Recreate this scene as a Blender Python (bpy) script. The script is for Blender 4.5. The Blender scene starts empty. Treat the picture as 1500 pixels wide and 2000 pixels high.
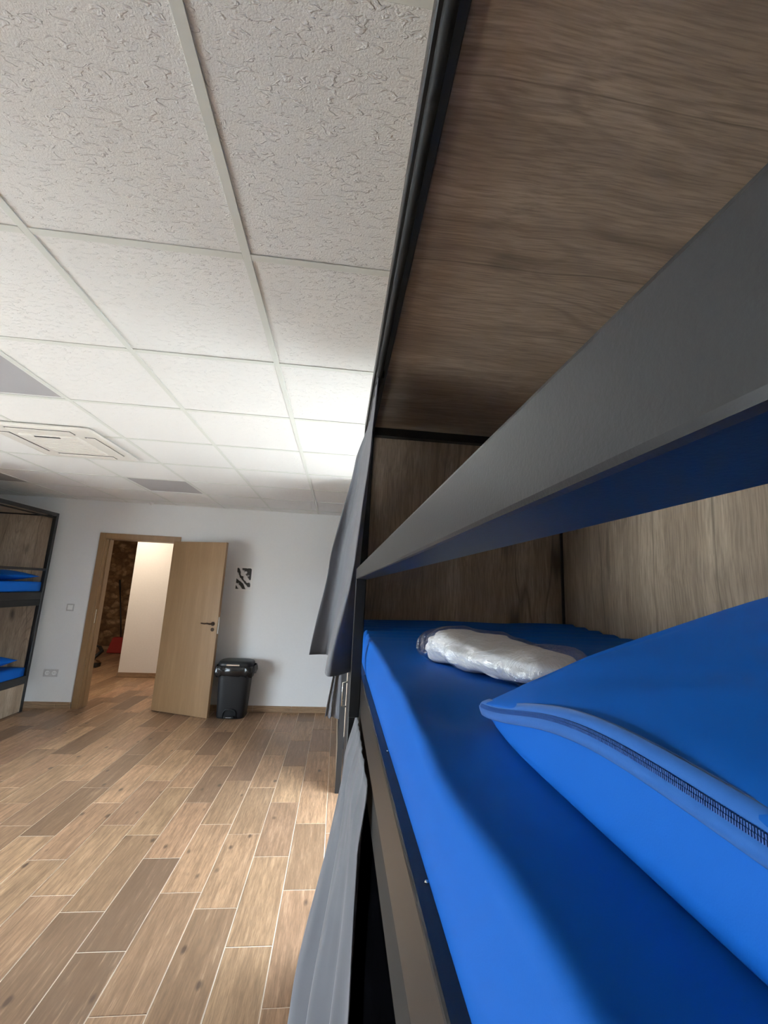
import bpy, bmesh, math, random
from mathutils import Matrix, Vector, noise
random.seed(7)
PI = math.pi
S = bpy.context.scene
C = S.collection

# ------------------------------------------------------------------ camera
CAM_H = 1.5402          # camera height above the floor, at x = 0, y = 0
FPX = 812.55            # focal length in pixels of the 1500 px wide frame
YAW, PITCH, ROLL = 0.0984, 0.1819, 0.0469
def cam_basis(y, p, r):
    f = Vector((math.sin(y)*math.cos(p), math.cos(y)*math.cos(p), math.sin(p)))
    rt = Vector((math.cos(y), -math.sin(y), 0)); up = rt.cross(f)
    return rt*math.cos(r)+up*math.sin(r), -rt*math.sin(r)+up*math.cos(r), f
RT, UP, FW = cam_basis(YAW, PITCH, ROLL)
cam = bpy.data.cameras.new('camera'); cam_o = bpy.data.objects.new('camera', cam); C.objects.link(cam_o)
cam.sensor_fit = 'HORIZONTAL'; cam.sensor_width = 36.0; cam.lens = FPX/1500*36.0
cam.clip_start = 0.01; cam.clip_end = 100
m = Matrix(((RT.x, UP.x, -FW.x, 0), (RT.y, UP.y, -FW.y, 0), (RT.z, UP.z, -FW.z, CAM_H), (0, 0, 0, 1)))
cam_o.matrix_world = m
S.camera = cam_o
def project(p):
    d = Vector(p)-Vector((0, 0, CAM_H)); z = d.dot(FW)
    if z < 0.05: return None
    return 750+FPX*d.dot(RT)/z, 1000-FPX*d.dot(UP)/z, z

# ------------------------------------------------------------------ world, sun, exposure
S.view_settings.view_transform = 'Standard'; S.view_settings.look = 'None'
S.view_settings.gamma = 1.0; S.view_settings.use_curve_mapping = False
S.view_settings.exposure = 0.03
w = bpy.data.worlds.new('sky'); S.world = w; w.use_nodes = True
bg = w.node_tree.nodes['Background']
bg.inputs[0].default_value = (0.78, 0.89, 1.0, 1); bg.inputs[1].default_value = 30.0
S.cycles.use_denoising = True
S.cycles.max_bounces = 10; S.cycles.diffuse_bounces = 6; S.cycles.transparent_max_bounces = 12
S.cycles.sample_clamp_indirect = 8.0
SUN_ON = True
if SUN_ON:
    sl = bpy.data.lights.new('sun', 'SUN'); so = bpy.data.objects.new('sun', sl); C.objects.link(so)
    sl.energy = 26.0; sl.angle = math.radians(0.6); sl.color = (1.0, 0.90, 0.76)
    so.location = (6, 2, 8)
    so.rotation_euler = Vector((0.10, 0.55, -1.0)).to_track_quat('-Z', 'Y').to_euler()

# ------------------------------------------------------------------ helpers
def tag(o, label=None, cat=None, group=None, kind=None):
    if label: o['label'] = label
    if cat: o['category'] = cat
    if group: o['group'] = group
    if kind: o['kind'] = kind
    return o
def thing(name, loc, label, cat, group=None, kind=None):
    o = bpy.data.objects.new(name, None); C.objects.link(o); o.location = loc
    o.empty_display_size = 0.1
    return tag(o, label, cat, group, kind)
def link(name, me, mat, parent=None):
    o = bpy.data.objects.new(name, me); C.objects.link(o)
    if mat is not None and not me.materials: me.materials.append(mat)
    if parent is not None:
        o.parent = parent
        a = Vector((0, 0, 0)); q = parent
        while q is not None: a += q.location; q = q.parent
        o.location = -a
    return o
def from_data(name, v, f, mat, parent=None, smooth=False):
    me = bpy.data.meshes.new(name); me.from_pydata([tuple(p) for p in v], [], f); me.update()
    if smooth:
        for p in me.polygons: p.use_smooth = True
    return link(name, me, mat, parent)
def from_bm(name, bm, mat, parent=None, smooth=False):
    me = bpy.data.meshes.new(name); bmesh.ops.recalc_face_normals(bm, faces=bm.faces); bm.to_mesh(me); bm.free()
    if smooth:
        for p in me.polygons: p.use_smooth = True
    return link(name, me, mat, parent)
def bm_box(bm, a, b, bevel=0.0, seg=1):
    v = [bm.verts.new((x, y, z)) for x in (a[0], b[0]) for y in (a[1], b[1]) for z in (a[2], b[2])]
    fs = [bm.faces.new([v[i] for i in q]) for q in ((0, 1, 3, 2), (4, 6, 7, 5), (0, 4, 5, 1), (2, 3, 7, 6), (0, 2, 6, 4), (1, 5, 7, 3))]
    if bevel > 0:
        es = list({e for f in fs for e in f.edges})
        bmesh.ops.bevel(bm, geom=es, offset=bevel, segments=seg, affect='EDGES', profile=0.5)
def box(name, a, b, mat, parent=None, bevel=0.0, seg=1):
    bm = bmesh.new(); bm_box(bm, a, b, bevel, seg); return from_bm(name, bm, mat, parent)
def boxes(name, lst, mat, parent=None, bevel=0.0):
    bm = bmesh.new()
    for a, b in lst: bm_box(bm, a, b, bevel)
    return from_bm(name, bm, mat, parent)
def bm_tube(bm, pts, r, n=10, cap=True):
    rings = []
    for i, p in enumerate(pts):
        p = Vector(p)
        d = (Vector(pts[min(i+1, len(pts)-1)])-Vector(pts[max(i-1, 0)])).normalized()
        a = d.orthogonal().normalized() if i == 0 else (rings[-1][1]-d*rings[-1][1].dot(d)).normalized()
        b = d.cross(a); rr = r[i] if isinstance(r, (list, tuple)) else r
        rings.append(([bm.verts.new(p+(a*math.cos(2*PI*k/n)+b*math.sin(2*PI*k/n))*rr) for k in range(n)], a))
    for (r0, _), (r1, _) in zip(rings, rings[1:]):
        for k in range(n): bm.faces.new((r0[k], r0[(k+1) % n], r1[(k+1) % n], r1[k]))
    if cap:
        bm.faces.new(list(reversed(rings[0][0]))); bm.faces.new(rings[-1][0])
def tube(name, pts, r, mat, parent=None, n=10):
    bm = bmesh.new(); bm_tube(bm, pts, r, n); o = from_bm(name, bm, mat, parent, True)
    return o
def rounded_box(a, b, r, nx, ny, nz, fine=False):
    """surface grid of a box with rounded edges: list of verts, faces; fine adds loops round the edges"""
    key = {}; V = []; F = []
    n = [nx, ny, nz]; co = []
    for t in range(3):
        L = b[t]-a[t]
        if fine:
            e = [0, r*0.3, r*0.6, r, r*1.3, r*1.9]
            mid = [r*1.9+(L-3.8*r)*i/n[t] for i in range(1, n[t])]
            c = e+mid+[L-x for x in reversed(e)]
        else: c = [L*i/n[t] for i in range(n[t]+1)]
        co.append([a[t]+x for x in c]); n[t] = len(c)-1
    nx, ny, nz = n
    def vid(i, j, k):
        if (i, j, k) not in key:
            p = [co[t][(i, j, k)[t]] for t in range(3)]
            c = [min(max(p[t], a[t]+r), b[t]-r) for t in range(3)]
            d = Vector([p[t]-c[t] for t in range(3)])
            if d.length > 1e-9: p = Vector(c)+d.normalized()*min(r, max(abs(x) for x in d)) if d.length > 0 else Vector(p)
            key[(i, j, k)] = len(V); V.append(Vector(p))
        return key[(i, j, k)]
    for i in range(nx):
        for j in range(ny):
            F.append((vid(i, j, 0), vid(i, j+1, 0), vid(i+1, j+1, 0), vid(i+1, j, 0)))
            F.append((vid(i, j, nz), vid(i+1, j, nz), vid(i+1, j+1, nz), vid(i, j+1, nz)))
    for i in range(nx):
        for k in range(nz):
            F.append((vid(i, 0, k), vid(i+1, 0, k), vid(i+1, 0, k+1), vid(i, 0, k+1)))
            F.append((vid(i, ny, k), vid(i, ny, k+1), vid(i+1, ny, k+1), vid(i+1, ny, k)))
    for j in range(ny):
        for k in range(nz):
            F.append((vid(0, j, k), vid(0, j, k+1), vid(0, j+1, k+1), vid(0, j+1, k)))
            F.append((vid(nx, j, k), vid(nx, j+1, k), vid(nx, j+1, k+1), vid(nx, j, k+1)))
    return V, F
def sm(a, b, x):
    t = min(max((x-a)/(b-a), 0), 1); return t*t*(3-2*t)
def copy_tree(o, parent=None):
    c = o.copy(); C.objects.link(c); c.parent = parent
    for ch in list(o.children): copy_tree(ch, c)
    return c
def lerp_prof(prof, t):
    for (t0, v0), (t1, v1) in zip(prof, prof[1:]):
        if t <= t1:
            k = (t-t0)/(t1-t0); k = k*k*(3-2*k)*0.5+k*0.5
            return v0+(v1-v0)*k
    return prof[-1][1]

# ------------------------------------------------------------------ materials
class NT:
    def __init__(s, name):
        s.m = bpy.data.materials.new(name); s.m.use_nodes = True
        s.t = s.m.node_tree; s.b = s.t.nodes['Principled BSDF']; s.out = s.t.nodes['Material Output']
    def n(s, typ, **kw):
        nd = s.t.nodes.new(typ)
        for k, v in kw.items():
            if hasattr(nd, k) and k not in ('Scale',): setattr(nd, k, v)
        return nd
    def l(s, a, b): s.t.links.new(a, b)
    def coords(s, scale, kind='Object', rot=(0, 0, 0)):
        c = s.n('ShaderNodeTexCoord'); mp = s.n('ShaderNodeMapping'); s.l(c.outputs[kind], mp.inputs[0])
        mp.inputs['Scale'].default_value = scale; mp.inputs['Rotation'].default_value = rot
        return mp.outputs[0]
    def noise(s, vec, scale, detail=4, rough=0.55, dist=0.0):
        nd = s.n('ShaderNodeTexNoise'); s.l(vec, nd.inputs['Vector'])
        nd.inputs['Scale'].default_value = scale; nd.inputs['Detail'].default_value = detail
        nd.inputs['Roughness'].default_value = rough; nd.inputs['Distortion'].default_value = dist
        return nd.outputs['Fac']
    def ramp(s, fac, stops, interp='LINEAR'):
        nd = s.n('ShaderNodeValToRGB'); s.l(fac, nd.inputs[0]); cr = nd.color_ramp; cr.interpolation = interp
        while len(cr.elements) < len(stops): cr.elements.new(0.5)
        for e, (p, c) in zip(cr.elements, stops):
            e.position = p; e.color = (c if len(c) == 4 else (*c, 1)) if hasattr(c, '__len__') else (c, c, c, 1)
        return nd.outputs[0]
    def mix(s, fac, a, b, mode='MIX'):
        nd = s.n('ShaderNodeMix'); nd.data_type = 'RGBA'; nd.blend_type = mode
        for sock, v in ((nd.inputs[0], fac), (nd.inputs[6], a), (nd.inputs[7], b)):
            if hasattr(v, 'node'): s.l(v, sock)
            elif isinstance(v, (int, float)): sock.default_value = v if sock == nd.inputs[0] else (v, v, v, 1)
            else: sock.default_value = (*v, 1)
        return nd.outputs[2]
    def math(s, op, a, b=0.0):
        nd = s.n('ShaderNodeMath'); nd.operation = op
        for sock, v in ((nd.inputs[0], a), (nd.inputs[1], b)):
            if hasattr(v, 'node'): s.l(v, sock)
            else: sock.default_value = v
        return nd.outputs[0]
    def bump(s, h, strength=0.3, dist=0.002):
        nd = s.n('ShaderNodeBump'); s.l(h, nd.inputs['Height']); nd.inputs['Strength'].default_value = strength
        nd.inputs['Distance'].default_value = dist; s.l(nd.outputs[0], s.b.inputs['Normal']); return nd
    def base(s, v):
        if hasattr(v, 'node'): s.l(v, s.b.inputs['Base Color'])
        else: s.b.inputs['Base Color'].default_value = (*v, 1)
    def set(s, **kw):
        for k, v in kw.items():
            i = s.b.inputs[k.replace('_', ' ')]
            if hasattr(v, 'node'): s.l(v, i)
            else: i.default_value = v
        return s

def m_plain(name, col, rough=0.5, metal=0.0, nscale=None, nstr=0.15, var=0.06, spec=0.5):
    t = NT(name); v = t.coords((1, 1, 1)); f = t.noise(v, nscale or 6.0, 5)
    t.base(t.ramp(f, [(0.3, [c*(1-var) for c in col]), (0.7, [min(1, c*(1+var)) for c in col])]))
    t.set(Roughness=rough, Metallic=metal); t.b.inputs['Specular IOR Level'].default_value = spec
    if nscale: t.bump(f, nstr, 0.001)
    return t.m

def m_wood(name, axis, cols, seed=0.0, band=3.0, rough=0.5, knots=True):
    """laminate oak; axis = grain direction (0,1,2)"""
    t = NT(name)
    def sc(along, across):
        return [along if i == axis else across for i in range(3)]
    c = t.n('ShaderNodeTexCoord'); off = t.n('ShaderNodeVectorMath'); off.operation = 'ADD'
    t.l(c.outputs['Object'], off.inputs[0]); off.inputs[1].default_value = (seed, seed*1.7, seed*0.6)
    wn = t.n('ShaderNodeTexNoise'); t.l(off.outputs[0], wn.inputs['Vector']); wn.inputs['Scale'].default_value = 2.2; wn.inputs['Detail'].default_value = 2
    warp = t.n('ShaderNodeVectorMath'); warp.operation = 'MULTIPLY_ADD'
    t.l(wn.outputs['Color'], warp.inputs[0]); warp.inputs[1].default_value = (0.05, 0.05, 0.05); t.l(off.outputs[0], warp.inputs[2])
    def mp(s):
        q = t.n('ShaderNodeMapping'); t.l(warp.outputs[0], q.inputs[0]); q.inputs['Scale'].default_value = s; return q.outputs[0]
    big = t.noise(mp(sc(0.5, band)), 1.6, 3, 0.5)
    mid = t.noise(mp(sc(1.2, 22)), 1.5, 6, 0.6)
    fine = t.noise(mp(sc(7, 170)), 1.5, 4, 0.6)
    col = t.ramp(big, [(0.30, cols[0]), (0.5, cols[1]), (0.70, cols[2])])
    col = t.mix(t.ramp(mid, [(0.30, 0.42), (0.60, 0.0)]), col, [x*0.42 for x in cols[0]])
    col = t.mix(t.ramp(fine, [(0.35, 0.55), (0.60, 0.0)]), col, [x*0.45 for x in cols[0]])
    # cathedral rings: wave driven by a stretched noise field
    ring = t.math('SINE', t.math('MULTIPLY', t.noise(mp(sc(0.7, 4.0)), 1.0, 1, 0.4), 120.0))
    rmask = t.ramp(t.noise(mp(sc(0.8, 3.0)), 1.3, 1), [(0.54, 0.0), (0.68, 0.40)])
    rr = t.math('MULTIPLY', t.ramp(ring, [(0.55, 0.0), (1.0, 1.0)]), rmask)
    col = t.mix(rr, col, [x*0.40 for x in cols[0]])
    # long dark cracks
    cr = t.math('ABSOLUTE', t.math('SUBTRACT', t.noise(mp(sc(0.22, 4.6)), 1.0, 2, 0.4), 0.5))
    col = t.mix(t.ramp(cr, [(0.0, 0.55), (0.007, 0.0)]), col, [x*0.20 for x in cols[0]])
    if knots:
        vo = t.n('ShaderNodeTexVoronoi'); t.l(mp(sc(2.0, 4.4)), vo.inputs['Vector']); vo.inputs['Scale'].default_value = 1.0; vo.inputs['Randomness'].default_value = 1.0
        kd = t.math('ADD', vo.outputs['Distance'], t.math('MULTIPLY', t.math('SUBTRACT', mid, 0.5), 0.16))
        col = t.mix(t.ramp(kd, [(0.06, 0.80), (0.19, 0.0)]), col, [x*0.22 for x in cols[0]])
    t.base(col); t.set(Roughness=rough); t.b.inputs['Specular IOR Level'].default_value = 0.35
    t.bump(t.mix(0.5, fine, mid), 0.18, 0.0008)
    return t.m

def m_tile(name, attr):
    """wood-look porcelain plank, grain along Y; colour shift per plank"""
    t = NT(name)
    if attr:
        a = t.n('ShaderNodeAttribute'); a.attribute_name = 'tint'; src = a.outputs['Color']
    else:
        a = t.n('ShaderNodeObjectInfo'); src = a.outputs['Color']
    sp = t.n('ShaderNodeSeparateColor'); t.l(src, sp.inputs[0])
    shade, hue, rnd = sp.outputs[0], sp.outputs[1], sp.outputs[2]
    g = t.n('ShaderNodeNewGeometry'); cb = t.n('ShaderNodeCombineXYZ')
    t.l(t.math('MULTIPLY', rnd, 31.0), cb.inputs[0]); t.l(t.math('MULTIPLY', hue, 57.0), cb.inputs[1]); t.l(t.math('MULTIPLY', rnd, 13.0), cb.inputs[2])
    ad = t.n('ShaderNodeVectorMath'); ad.operation = 'ADD'; t.l(g.outputs['Position'], ad.inputs[0]); t.l(cb.outputs[0], ad.inputs[1])
    def mp(s):
        q = t.n('ShaderNodeMapping'); t.l(ad.outputs[0], q.inputs[0]); q.inputs['Scale'].default_value = s; return q.outputs[0]
    big = t.noise(mp((5, 1.6, 1)), 1.5, 3, 0.6, 0.4)
    st = t.noise(mp((34, 2.6, 1)), 1.6, 5, 0.65, 0.3)
    fine = t.noise(mp((150, 14, 1)), 1.4, 3, 0.6)
    light = t.mix(hue, (0.55, 0.345, 0.195), (0.50, 0.285, 0.170))
    dark = t.mix(hue, (0.235, 0.140, 0.082), (0.175, 0.110, 0.072))
    col = t.mix(shade, dark, light)
    col = t.mix(t.ramp(big, [(0.35, 0.5), (0.62, 0.0)]), col, t.mix(0.45, col, (0.17, 0.10, 0.06)))
    col = t.mix(t.ramp(st, [(0.36, 0.85), (0.58, 0.0)]), col, t.mix(0.72, col, (0.15, 0.088, 0.050)))
    col = t.mix(t.ramp(st, [(0.58, 0.0), (0.74, 0.45)]), col, (0.60, 0.42, 0.27))
    col = t.mix(t.ramp(fine, [(0.36, 0.40), (0.55, 0.0)]), col, (0.14, 0.085, 0.05))
    vo = t.n('ShaderNodeTexVoronoi'); t.l(mp((7.5, 4.2, 1)), vo.inputs['Vector']); vo.inputs['Scale'].default_value = 1.0
    kd = t.math('ADD', vo.outputs['Distance'], t.math('MULTIPLY', t.math('SUBTRACT', st, 0.5), 0.10))
    col = t.mix(t.ramp(kd, [(0.06, 0.85), (0.13, 0.0)]), col, (0.075, 0.045, 0.03))
    t.base(col); t.set(Roughness=0.42); t.b.inputs['Specular IOR Level'].default_value = 0.45
    t.bump(st, 0.12, 0.001)
    return t.m

def m_ceiling():
    t = NT('mineral_fibre')
    v = t.coords((1, 1, 1)); vs = t.coords((0.42, 1.0, 1.0))
    fine = t.noise(v, 230, 2, 0.6)
    fis = t.noise(vs, 92, 2, 0.5, 0.9)
    pit = t.ramp(fis, [(0.57, 0.0), (0.67, 1.0)])
    dots = t.ramp(t.noise(v, 120, 1, 0.5), [(0.27, 0.0), (0.33, 1.0)])
    h = t.math('ADD', t.math('MULTIPLY', fine, 0.75), t.math('ADD', t.math('MULTIPLY', pit, 1.0), t.math('MULTIPLY', dots, 0.12)))
    t.base((0.84, 0.84, 0.83)); t.set(Roughness=0.85)
    t.b.inputs['Specular IOR Level'].default_value = 0.2
    t.bump(h, 0.6, 0.0034)
    return t.m

def m_fabric(name, col, rough=0.75, weave=900, sheen=0.25, var=0.05, spec=0.2):
    t = NT(name); v = t.coords((1, 1, 1)); a = t.noise(v, weave, 2, 0.6); b = t.noise(v, 7, 3)
    t.base(t.ramp(b, [(0.3, [c*(1-var) for c in col]), (0.7, [c*(1+var) for c in col])]))
    t.set(Roughness=rough); t.b.inputs['Sheen Weight'].default_value = sheen; t.b.inputs['Sheen Roughness'].default_value = 0.4
    t.b.inputs['Specular IOR Level'].default_value = spec
    t.bump(a, 0.12, 0.0004)
    return t.m

def m_stone():
    t = NT('rubble_stone'); v = t.coords((1, 1, 1.3))
    nz = t.n('ShaderNodeTexNoise'); t.l(v, nz.inputs['Vector']); nz.inputs['Scale'].default_value = 3
    vo = t.n('ShaderNodeTexVoronoi'); vo.inputs['Scale'].default_value = 7.5
    ad = t.n('ShaderNodeVectorMath'); ad.operation = 'MULTIPLY_ADD'; t.l(nz.outputs['Color'], ad.inputs[0]); ad.inputs[1].default_value = (0.22,)*3; t.l(v, ad.inputs[2])
    t.l(ad.outputs[0], vo.inputs['Vector'])
    sp = t.n('ShaderNodeSeparateColor'); t.l(vo.outputs['Color'], sp.inputs[0])
    col = t.ramp(sp.outputs[0], [(0.0, (0.15, 0.075, 0.03)), (0.5, (0.30, 0.17, 0.075)), (1.0, (0.50, 0.33, 0.18))])
    col = t.mix(t.ramp(vo.outputs['Distance'], [(0.35, 0.0), (0.75, 0.8)]), col, (0.12, 0.065, 0.03))
    col = t.mix(t.ramp(t.noise(v, 18, 5, 0.7), [(0.4, 0.6), (0.65, 0.0)]), col, (0.10, 0.055, 0.025))
    t.base(col); t.set(Roughness=0.9); t.bump(t.math('SUBTRACT', 1.0, vo.outputs['Distance']), 0.8, 0.03)
    return t.m

def m_glass():
    t = NT('window_glass'); tr = t.n('ShaderNodeBsdfTransparent'); gl = t.n('ShaderNodeBsdfGlossy'); gl.inputs['Roughness'].default_value = 0.02
    tr.inputs[0].default_value = (0.95, 0.97, 0.97, 1)
    mx = t.n('ShaderNodeMixShader'); mx.inputs[0].default_value = 0.06
    t.l(tr.outputs[0], mx.inputs[1]); t.l(gl.outputs[0], mx.inputs[2]); t.l(mx.outputs[0], t.out.inputs[0])
    return t.m
def m_film():
    t = NT('clear_plastic_film'); tr = t.n('ShaderNodeBsdfTransparent'); tr.inputs[0].default_value = (0.97, 0.975, 0.98, 1)
    gl = t.n('ShaderNodeBsdfGlossy'); gl.inputs['Roughness'].default_value = 0.10; gl.inputs[0].default_value = (1, 1, 1, 1)
    v = t.coords((1, 1, 1)); nz = t.noise(v, 38, 4, 0.6, 1.0)
    bp = t.n('ShaderNodeBump'); t.l(nz, bp.inputs['Height']); bp.inputs['Strength'].default_value = 0.8; bp.inputs['Distance'].default_value = 0.012
    t.l(bp.outputs[0], gl.inputs['Normal'])
    fr = t.n('ShaderNodeLayerWeight'); fr.inputs[0].default_value = 0.45; t.l(bp.outputs[0], fr.inputs['Normal'])
    fac = t.math('ADD', t.math('MULTIPLY', fr.outputs['Facing'], 0.36), 0.09)
    mx = t.n('ShaderNodeMixShader'); t.l(fac, mx.inputs[0]); t.l(tr.outputs[0], mx.inputs[1]); t.l(gl.outputs[0], mx.inputs[2])
    t.l(mx.outputs[0], t.out.inputs[0]); return t.m

M = {}
M['wall'] = m_plain('white_wall_paint', (0.76, 0.765, 0.77), 0.8, nscale=60, nstr=0.05, var=0.012)
M['hallwall'] = m_plain('hall_white_paint', (0.80, 0.77, 0.74), 0.8, nscale=40, nstr=0.05, var=0.02)
M['ceil'] = m_ceiling()
M['tee'] = m_plain('white_painted_tee', (0.72, 0.74, 0.70), 0.45, var=0.01)
M['slab'] = m_plain('plenum_slab', (0.25, 0.25, 0.25), 0.9)
M['metal'] = m_plain('graphite_powder_coat', (0.013, 0.013, 0.014), 0.38, nscale=900, nstr=0.08, var=0.08, spec=0.42)
M['rod'] = m_plain('dark_grey_rod', (0.02, 0.02, 0.02), 0.6, spec=0.2)
OAK = [(0.31, 0.228, 0.160), (0.42, 0.315, 0.225), (0.52, 0.405, 0.295)]
M['oak_x'] = m_wood('oak_laminate_crosswise', 0, OAK, 0.0, 3.4)
M['oak_z'] = m_wood('oak_laminate_upright', 2, OAK, 4.3, 4.0)
PALE = [(0.30, 0.22, 0.15), (0.42, 0.32, 0.23), (0.50, 0.40, 0.30)]
M['pale_z'] = m_wood('pale_oak_laminate', 2, PALE, 9.1, 5.0, knots=False)
DOOR = [(0.235, 0.138, 0.064), (0.265, 0.157, 0.074), (0.30, 0.182, 0.090)]
def m_door():
    t = NT('oak_veneer_door'); v = t.coords((120, 120, 5)); w2 = t.coords((14, 14, 0.9))
    a = t.noise(v, 1.0, 4, 0.6); b = t.noise(w2, 1.0, 3)
    col = t.ramp(b, [(0.3, DOOR[0]), (0.5, DOOR[1]), (0.7, DOOR[2])])
    col = t.mix(t.ramp(a, [(0.38, 0.45), (0.6, 0.0)]), col, (0.22, 0.125, 0.055)); t.base(col)
    t.set(Roughness=0.42); t.bump(a, 0.1, 0.0006); return t.m
M['door'] = m_door()
M['tile'] = m_tile('wood_look_tile', False)
M['tile_j'] = m_tile('wood_look_tile_rest', True)
M['grout'] = m_plain('pale_grout', (0.80, 0.69, 0.57), 0.8, nscale=200, nstr=0.1)
M['blue'] = m_fabric('blue_wipe_clean_cover', (0.002, 0.097, 0.43), 0.65, 1200, 0.0, 0.03, 0.18)
M['bluezip'] = m_fabric('blue_zip_tape', (0.018, 0.105, 0.36), 0.7, 700, 0.3)
M['bluecoil'] = m_plain('blue_zip_coil', (0.006, 0.060, 0.25), 0.5)
M['curtain'] = m_fabric('grey_blackout_curtain', (0.135, 0.138, 0.155), 0.7, 500, 0.25, 0.04)
M['bed_shade'] = m_fabric('lower_bed_shade_black', (0.0012, 0.0012, 0.0015), 1.0, 500, 0.0, 0.02, 0.0)  # near-black colour that stands in for shade within the lower bed
M['white'] = m_plain('white_plastic', (0.78, 0.78, 0.77), 0.35, var=0.01)
M['plate'] = m_plain('greyish_white_plastic', (0.56, 0.55, 0.55), 0.3, var=0.01)
M['acwhite'] = m_plain('off_white_plastic', (0.74, 0.71, 0.66), 0.45, var=0.01)
M['dark'] = m_plain('dark_slot', (0.02, 0.02, 0.02), 0.6)
M['panel'] = m_plain('frosted_ceiling_light', (0.40, 0.39, 0.40), 0.4, var=0.02)
M['bin'] = m_plain('charcoal_plastic', (0.010, 0.011, 0.013), 0.42, var=0.05, spec=0.35)
M['bag'] = m_plain('black_bin_liner', (0.010, 0.010, 0.011), 0.18, nscale=45, nstr=0.9)
M['chrome'] = m_plain('brushed_steel', (0.75, 0.74, 0.70), 0.25, 1.0)
M['bronze'] = m_plain('dark_bronze', (0.05, 0.03, 0.02), 0.35, 0.8)
M['linen'] = m_fabric('white_linen', (0.90, 0.90, 0.91), 0.8, 600, 0.1, 0.01)
M['film'] = m_film(); M['glass'] = m_glass()
M['stone'] = m_stone()
M['red'] = m_plain('red_plastic', (0.30, 0.02, 0.015), 0.4)
M['black'] = m_plain('black_plastic', (0.012, 0.012, 0.012), 0.45)
M['base'] = m_wood('wood_look_skirting', 0, [(0.30, 0.19, 0.11), (0.38, 0.25, 0.15), (0.44, 0.30, 0.19)], 2.0, 6.0, 0.45, False)
M['locker'] = m_plain('grey_locker_paint', (0.016, 0.016, 0.018), 0.6, var=0.05)
def m_print():
    t = NT('black_and_white_print'); v = t.coords((1, 1, 1))
    wv = t.n('ShaderNodeTexWave'); wv.wave_type = 'BANDS'; wv.bands_direction = 'DIAGONAL'; t.l(v, wv.inputs['Vector'])
    wv.inputs['Scale'].default_value = 5; wv.inputs['Distortion'].default_value = 7; wv.inputs['Detail'].default_value = 2; wv.inputs['Detail Scale'].default_value = 1.6
    big = t.noise(v, 9, 2)
    f = t.math('ADD', t.math('MULTIPLY', wv.outputs['Fac'], 0.55), t.math('MULTIPLY', big, 0.55))
    t.base(t.ramp(f, [(0.42, (0.03, 0.03, 0.03)), (0.50, (0.30, 0.30, 0.30)), (0.60, (0.72, 0.72, 0.72))])); t.set(Roughness=0.6); return t.m
M['print'] = m_print()
M['paper'] = m_plain('white_paper', (0.80, 0.80, 0.79), 0.7, var=0.01)

# ------------------------------------------------------------------ room shell
XL, XR, YB, YE = -4.42, 1.06, -3.2, 5.525        # left, right, back and end walls (inner faces)
ZC = 2.471
T = 0.15
DX0, DX1, DZ1 = -2.945, -2.085, 2.02             # door opening
def wall(name, lst, mat, label):
    return tag(boxes(name, lst, mat), label, 'wall', kind='structure')
wall('wall_end', [((XL-T, YE, -0.2), (DX0, YE+T, 2.9)), ((DX1, YE, -0.2), (XR+T, YE+T, 2.9)), ((DX0, YE, DZ1), (DX1, YE+T, 2.9))], M['wall'], 'white painted end wall around the open door')
WL = [(-0.6, 2.7)]                   # y ranges of the left windows
BZ0, BZ1 = 0.12, 1.60
lst = [((XL-T, YB, -0.2), (XL, YE, BZ0)), ((XL-T, YB, BZ1), (XL, YE, 2.9))]
xs = [YB]+[v for ab in WL for v in ab]+[YE]
for i in range(0, len(xs), 2): lst.append(((XL-T, xs[i], BZ0), (XL, xs[i+1], BZ1)))
wall('wall_left', lst, M['wall'], 'white painted long wall with windows behind the uncurtained bunk')
# openings: glazed door in the right wall between the two bunks, windows in the back wall
WA = (1.98, 3.42, 0.05, 2.0)                    # y0 y1 z0 z1
wall('wall_right', [((XR, YB, -0.2), (XR+T, WA[0], 2.9)), ((XR, WA[1], -0.2), (XR+T, YE, 2.9)), ((XR, WA[0], -0.2), (XR+T, WA[1], WA[2])), ((XR, WA[0], WA[3]), (XR+T, WA[1], 2.9))], M['wall'], 'white painted wall behind the bunks with curtains')
wall('wall_back', [((XL-T, YB-T, -0.2), (XR+T, YB, 2.9))], M['wall'], 'white painted wall opposite the doorway')

def window(name, axis, r, z0, z1, pos, label):
    """axis 'x': window in a wall of constant x; r = range along the wall"""
    w_ = thing(name, (pos, r[0], z0) if axis == 'x' else (r[0], pos, z0), label, 'window', kind='structure')
    def bx(nm, a0, a1, b0, b1, d, mt):
        if axis == 'x': return box(nm, (pos-d, a0, b0), (pos+d, a1, b1), mt, w_)
        return box(nm, (a0, pos-d, b0), (a1, pos+d, b1), mt, w_)
    a, b = r; mid = (a+b)/2; f = 0.05
    for a0, a1, b0, b1 in ((a, b, z0, z0+f), (a, b, z1-f, z1), (a, a+f, z0+f, z1-f), (b-f, b, z0+f, z1-f), (mid-0.035, mid+0.035, z0+f, z1-f)):
        bx('window_frame', a0, a1, b0, b1, 0.03, M['white'])
    bx('pane', a+f, mid-0.035, z0+f, z1-f, 0.004, M['glass']); bx('pane', mid+0.035, b-f, z0+f, z1-f, 0.004, M['glass'])
    return w_
window('window_1', 'x', (WA[0], WA[1]), WA[2], WA[3], XR+0.08, 'tall glazed opening between the two curtained bunks')
window('window_2', 'x', WL[0], BZ0, BZ1, XL-0.08, 'low white framed window in the long wall beside the uncurtained bunk')
def portal(name, loc, rot, sx, sy):
    l = bpy.data.lights.new(name, 'AREA'); l.shape = 'RECTANGLE'; l.size = sx; l.size_y = sy; l.cycles.is_portal = True
    o = bpy.data.objects.new(name, l); C.objects.link(o); o.location = loc; o.rotation_euler = rot
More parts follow.
